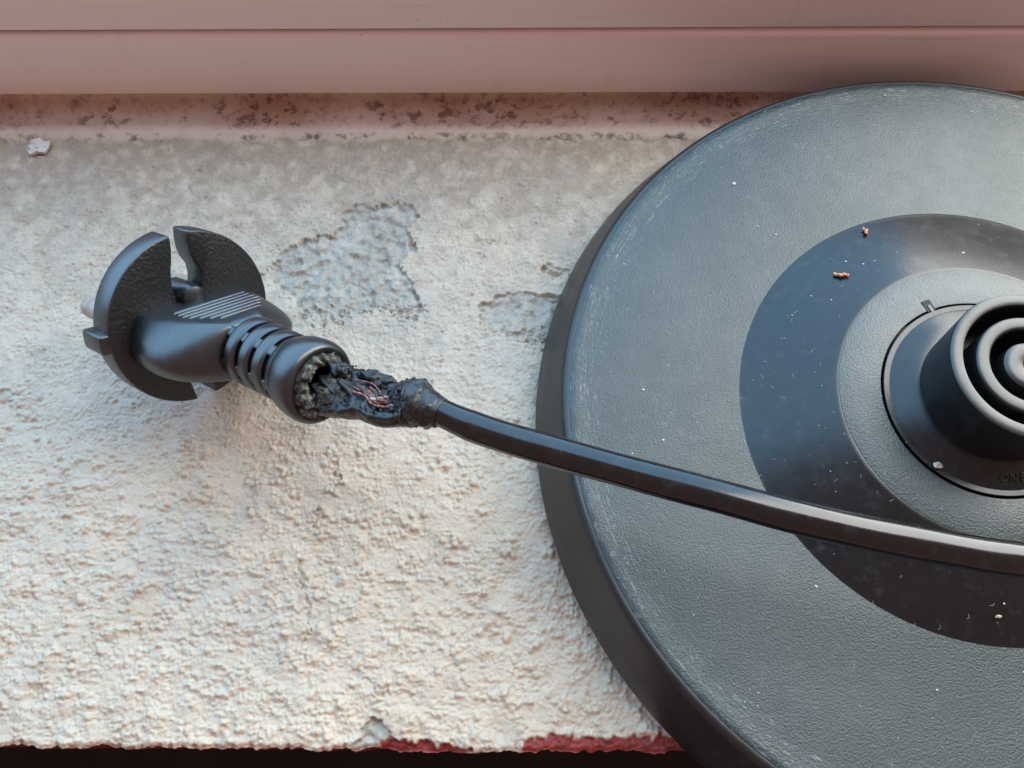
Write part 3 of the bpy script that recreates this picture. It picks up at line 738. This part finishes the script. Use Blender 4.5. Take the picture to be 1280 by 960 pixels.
# burnt stretch of sheath between collar and cable, split open towards the top
bp = [(-121.6, -2.9, 31.2), (-117.5, -4.0, 32.6), (-113.0, -5.5, 33.6), (-109.6, -7.9, 34.4), (-107.0, -7.7, 35.0), (-104.5, -7.7, 35.5), (-102.0, -8.6, 36.0), (-99.8, -9.6, 36.2)]
bpath = catmull(bp, 9)
br = [4.9, 5.0, 4.5, 3.4, 3.75, 4.05, 3.2, 2.6]
nb1 = len(bpath)
random.seed(21)
ph_ = [(random.uniform(0, 6.3), random.uniform(0, 6.3)) for _ in range(8)]
def crinkle(i, q, amp):
    v = 0
    for k, (p1, p2) in enumerate(ph_):
        v += math.sin((1 + k) * q + p1 + i * 0.23 * (k + 1)) * math.cos(i * 0.35 * (k * 0.6 + 1) + p2) / (1 + 0.35 * k)
    return v * amp
rings = []
for i, p in enumerate(bpath):
    u = i / (nb1 - 1)
    x = u * (len(br) - 1); j = min(int(x), len(br) - 2); R = br[j] + (br[j + 1] - br[j]) * (x - j)
    d = (bpath[min(i + 1, nb1 - 1)] - bpath[max(i - 1, 0)]).normalized()
    s = d.cross(Vector((0.02, 0.22, 1))).normalized(); up = s.cross(d).normalized()
    ring = []
    for k in range(60):
        q = 2 * math.pi * k / 60
        # split centred on 'up'
        dq = abs((q - math.pi / 2 + math.pi) % (2 * math.pi) - math.pi)
        half = 1.75 - 1.9 * min(u, 0.34)
        op = max(0.0, min(1.0, (half - dq) / 0.3)) * max(0.0, min(1.0, (0.66 - u) / 0.10))
        r = R * (1 + crinkle(i, q, (0.018 if dq > 1.5 else 0.07) * (1.0 if u < 0.7 else 0.35)))
        if op > 0: r *= 1 - op * (0.62 + 0.12 * math.sin(i * 0.9 + 5 * q))
        pos = p + s * (r * math.cos(q)) + up * (r * math.sin(q))
        ring.append(pos - cordinv)
    rings.append(ring)
burnt = link('burnt_sheath', loft_mesh('burnt_sheath', rings, deg=75), M['burnt'], cord)
burnt['label'] = 'charred split sheath exposing copper strands'
def bframe(u):
    x = u * (nb1 - 1); i = min(int(x), nb1 - 2); p = bpath[i].lerp(bpath[i + 1], x - i)
    d = (bpath[min(i + 1, nb1 - 1)] - bpath[max(i - 1, 0)]).normalized()
    s = d.cross(Vector((0.02, 0.22, 1))).normalized(); up = s.cross(d).normalized()
    return p, d, s, up
# lumpy charred masses: melted sheath that swelled and set
from mathutils import noise as mnoise
def blob(c, axes, rad, seed, amp=0.35, freq=0.9, sub=4):
    """melted lump: ellipsoid pushed in and out by turbulence; axes = three unit vectors"""
    bm = bmesh.new(); bmesh.ops.create_icosphere(bm, subdivisions=sub, radius=1.0)
    vs = []
    for v in bm.verts:
        p = v.co.normalized()
        q = Vector((p.x * rad[0], p.y * rad[1], p.z * rad[2]))
        k = mnoise.fractal(q * freq + Vector((seed * 7.3, seed * 3.1, seed)), 0.7, 2.1, 4) * amp + 0.25 * amp * mnoise.noise(q * 4.0 + Vector((seed, 0, 0)))
        q = q * (1 + k)
        vs.append(tuple(c + axes[0] * q.x + axes[1] * q.y + axes[2] * q.z))
    fs = [tuple(v.index for v in f.verts) for f in bm.faces]; bm.free()
    return vs, fs
def axes_at(u):
    p, d, s, up = bframe(u); return p - cordinv, (d, s, up)
for name, u, os_, ou, rad, seed, amp in (
        ('charred_lump', 0.30, -3.0, 1.0, (3.6, 1.5, 1.6), 1, 0.45), ('charred_lump', 0.68, -0.9, 1.3, (2.9, 2.5, 2.0), 2, 0.34),
        ('charred_lump', 0.55, 1.4, 0.9, (2.2, 1.2, 1.0), 3, 0.45), ('charred_lump', 0.12, -2.6, 2.2, (1.9, 1.3, 1.2), 4, 0.6)):
    p, ax = axes_at(u)
    link(name, mesh_from(name, *blob(p + ax[1] * os_ + ax[2] * ou, ax, rad, seed, amp)), M['char'], burnt)
for u, os_, ou, rad, seed in ((0.74, -0.3, 0.1, (2.7, 4.1, 3.9), 12), (0.88, 0.3, -0.1, (2.0, 3.1, 3.0), 13)):
    p, ax = axes_at(u)
    link('melted_swelling', mesh_from('melted_swelling', *blob(p + ax[1] * os_ + ax[2] * ou, ax, rad, seed, 0.16, 0.7)), M['burnt'], burnt)
parts = []
for _ in range(120):
    u = random.choice([random.uniform(0.05, 0.5), random.uniform(0.5, 0.8)])
    p, d, s, up = bframe(u)
    x = u * (len(br) - 1); j = min(int(x), len(br) - 2); R = br[j] + (br[j + 1] - br[j]) * (x - j)
    if u < 0.55: q = math.pi / 2 + random.choice((-1, -1, 1)) * random.uniform(0.6, 1.45)
    else: q = random.uniform(0.7, 2.3)
    rr = R * random.uniform(0.80, 0.98)
    c = p + s * (rr * math.cos(q)) + up * (rr * math.sin(q)) - cordinv
    parts.append(lump(c, random.uniform(0.12, 0.38), (1, 1, 1), 0.5))
o = link('char_crust', mesh_from('char_crust', *merge(parts)), M['char'], burnt, smooth=False); o['kind'] = 'stuff'
# grey ash crust filling the mouth of the collar: a torn, uneven ring open to a dark hollow
V, F = [], []; NA, NB = 120, 40
for i in range(NA):
    q = 2 * math.pi * i / NA
    e = Vector((math.cos(q), math.sin(q), 0))
    big_ = 1 + 0.30 * mnoise.noise(e * 1.6 + Vector((3, 0, 0))) + 0.22 * mnoise.noise(e * 4.5)
    low_ = max(0.0, -math.sin(q + 0.5))                       # heavier on the room side
    for j in range(NB):
        w = 2 * math.pi * j / NB
        g = Vector((math.cos(q) * 4.9, math.sin(q) * 4.9, 0)) + Vector((math.cos(w), 0, math.sin(w)))
        k = 1 + 0.45 * mnoise.fractal(g * 1.1, 0.6, 2.2, 4) + 0.18 * mnoise.noise(g * 5)
        mr_ = (1.15 + 0.65 * low_) * big_ * k
        rr = 4.55 - 0.25 * low_ + mr_ * math.cos(w); a = 37.5 + 0.5 * low_ + 1.25 * mr_ * math.sin(w)
        V.append(tuple(world_pt(a, rr * math.cos(q), cT(38) + rr * math.sin(q)) - cordinv))
for i in range(NA):
    for j in range(NB):
        F.append((i * NB + j, ((i + 1) % NA) * NB + j, ((i + 1) % NA) * NB + (j + 1) % NB, i * NB + (j + 1) % NB))
me = mesh_from('ash_crust', V, F); fix_normals(me)
link('ash_crust', me, M['ash'], burnt)['label'] = 'grey ashy crust round the mouth of the plug collar'
# brown scorched floor of the hollow
p, ax = axes_at(0.10)
link('scorched_core', mesh_from('scorched_core', *blob(p + ax[2] * -0.6 + ax[1] * 0.3, ax, (4.4, 4.0, 2.5), 9, 0.38, 0.8)), M['scorch'], burnt)
# copper strands in the trough
for k in range(8):
    u0 = random.uniform(0.20, 0.34); u1 = random.uniform(0.40, 0.60); off = (-1.2 + 0.34 * k) - 0.1
    pts = []
    for j in range(5):
        u = u0 + (u1 - u0) * j / 4
        p, d, s, up = bframe(u)
        pts.append(p + s * (off * (1.0 - 0.2 * j / 4) + random.uniform(-0.4, 0.4)) + up * (1.75 - 0.12 * abs(off) + random.uniform(-0.15, 0.4)) - cordinv)
    link('copper_strand', loft_mesh('copper_strand', tube_rings(catmull(pts, 5), random.uniform(0.16, 0.25), 8), deg=80), M['copper'], burnt)
for k in range(6):
    u = random.uniform(0.36, 0.56); p, d, s, up = bframe(u)
    c = p + s * random.uniform(-1.0, 1.4) + up * random.uniform(1.6, 2.0) - cordinv
    vs, fs = lump(c, random.uniform(0.35, 0.65), (1.3, 0.8, 0.6), 0.35)
    link('melted_bead', mesh_from('melted_bead', vs, fs), M['residue'], burnt)

# ------------------------------------------------------------------ small loose things
def plate_z(x, y):
    r = math.hypot(x, y)
    return float(np.interp(r, [0, 12.9, 13.9, 17.4, 18.7, 19.9, 27, 44.1, 58, 72, 77.2], [35, 35, 21.95, 20.62, 20.35, 20.15, 19.66, 13.83, 14.55, 15.5, 15.92]))
# white paint flake by the sealant
fl = [(-207.1, 71.5), (-206.5, 74.2), (-204.7, 74.9), (-203.2, 74.0), (-201.7, 73.9), (-202.0, 72.2), (-202.5, 70.6), (-204.3, 70.7), (-206.0, 70.1)]
n = len(fl); cx, cy = -204.4, 72.4
V = [(x, y, 0.35) for x, y in fl] + [(x, y, 0.9 + 0.5 * ((i * 7) % 5) / 5) for i, (x, y) in enumerate(fl)] + [(cx, cy, 1.5)]
F = [(i, (i + 1) % n, n + (i + 1) % n, n + i) for i in range(n)] + [(n + i, n + (i + 1) % n, 2 * n) for i in range(n)] + [tuple(range(n))]
me = mesh_from('paint_flake', V, F); fix_normals(me)
o = link('paint_flake', me, M['flake'], smooth=False)
o['label'] = 'small loose white paint flake beside the mouldy sealant'; o['category'] = 'paint flake'
def copper_bit(pts, label):
    p = [Vector((x, y, plate_z(x, y) + dz)) for x, y, dz in pts]
    o = link('copper_shard', loft_mesh('copper_shard', tube_rings(catmull(p, 5), 0.36, 8, wob=lambda i, q: 1 + 0.3 * math.sin(i * 1.3 + q)), deg=60), M['copper_bit'])
    o['label'] = label; o['category'] = 'copper shard'; o['group'] = 'copper shards on the kettle base'
copper_bit([(-14.9, 39.9, 0.3), (-14.6, 39.2, 0.5), (-14.9, 38.4, 0.3)], 'small upright copper shard at the outer edge of the dark sloped ring')
copper_bit([(-23.4, 27.9, 0.35), (-22.4, 27.3, 0.5), (-21.6, 27.4, 0.5), (-20.9, 27.0, 0.3)], 'longer copper shard lying midway up the dark sloped ring')
vs, fs = lump((-11.9, -13.6, plate_z(-11.9, -13.6) + 0.35), 0.75, (1, 0.8, 0.6), 0.4, 2)
o = link('crumb', mesh_from('crumb', vs, fs), M['crumb'], smooth=False); o['label'] = 'tan crumb on the smooth collar below the connector'; o['category'] = 'crumb'
vs, fs = lump((-3.9, -39.1, plate_z(-3.9, -39.1) + 0.2), 0.5, (1.5, 0.6, 0.5), 0.3)
o = link('grain', mesh_from('grain', vs, fs), M['crumb'], smooth=False); o['label'] = 'tiny tan grain on the dark ring below the cable'; o['category'] = 'crumb'
# dust: specks and fibres
parts = []
DUST = [(-40.96, 51.03, .8), (-36.89, 40.74, .5), (-62.96, 3.34, .5), (-59.68, -6.88, .5), (-65.76, -9.72, .35), (-34.14, -33.92, .6), (-5.32, 74.26, .6), (-55.74, 52.24, .3), (-38.29, 47.92, .3), (-17.31, 30.1, .4), (-33.17, 38.91, .4), (2.85, 32.22, .5), (13.13, 69.88, .4), (18.34, 67.7, .4), (-20.4, 31.18, .4), (-2.85, -37.07, .4), (-59.68, -52.93, .4), (-46.5, -51.81, .3), (-53.19, -56.61, .4), (-69.43, -46.09, .4), (-5.22, -27.06, .5), (-15.02, 30.74, .3), (-25.12, 21.55, .4), (-32.69, 18.99, .3), (-28.48, 23.11, .3), (-65.56, 31.01, .35), (-68.58, 34.68, .45), (-66.38, 40.1, .3), (-16.13, -51.04, .4), (-0.69, -48.09, .4)]
for x, y, r in DUST:
    if math.hypot(x, y) > 76.5: continue
    parts.append(lump((x, y, plate_z(x, y) + r * 0.15), r * 0.50, (1, 0.8, 0.3), 0.5))
for _ in range(150):
    r = 78 * math.sqrt(random.uniform(0.06, 0.99)) * 0.985; q = random.uniform(1.2, 5.4)
    x, y = r * math.cos(q), r * math.sin(q)
    parts.append(lump((x, y, plate_z(x, y) + 0.03), random.uniform(0.04, 0.11), (1, 1, 0.5), 0.4))
for _ in range(130):
    r = random.uniform(20, 46) if random.random() < 0.7 else random.uniform(46, 77); q = random.uniform(1.2, 5.4)
    x, y = r * math.cos(q), r * math.sin(q); a = random.uniform(0, 6.3); ln = random.uniform(0.3, 1.1); k = random.uniform(-0.6, 0.6)
    p = []
    for j in range(4):
        xx = x + ln * (j / 3 - 0.5) * math.cos(a + k * j); yy_ = y + ln * (j / 3 - 0.5) * math.sin(a + k * j)
        p.append(Vector((xx, yy_, plate_z(xx, yy_) + 0.06)))
    R_ = tube_rings(p, 0.022, 4)
    vs = [tuple(v) for g in R_ for v in g]; fs = [(i * 4 + k_, (i + 1) * 4 + k_, (i + 1) * 4 + (k_ + 1) % 4, i * 4 + (k_ + 1) % 4) for i in range(3) for k_ in range(4)]
    parts.append((vs, fs))
o = link('dust', mesh_from('dust', *merge(parts)), M['dust'], smooth=False)
o['kind'] = 'stuff'; o['label'] = 'pale dust specks and fibres scattered over the kettle base'; o['category'] = 'dust'
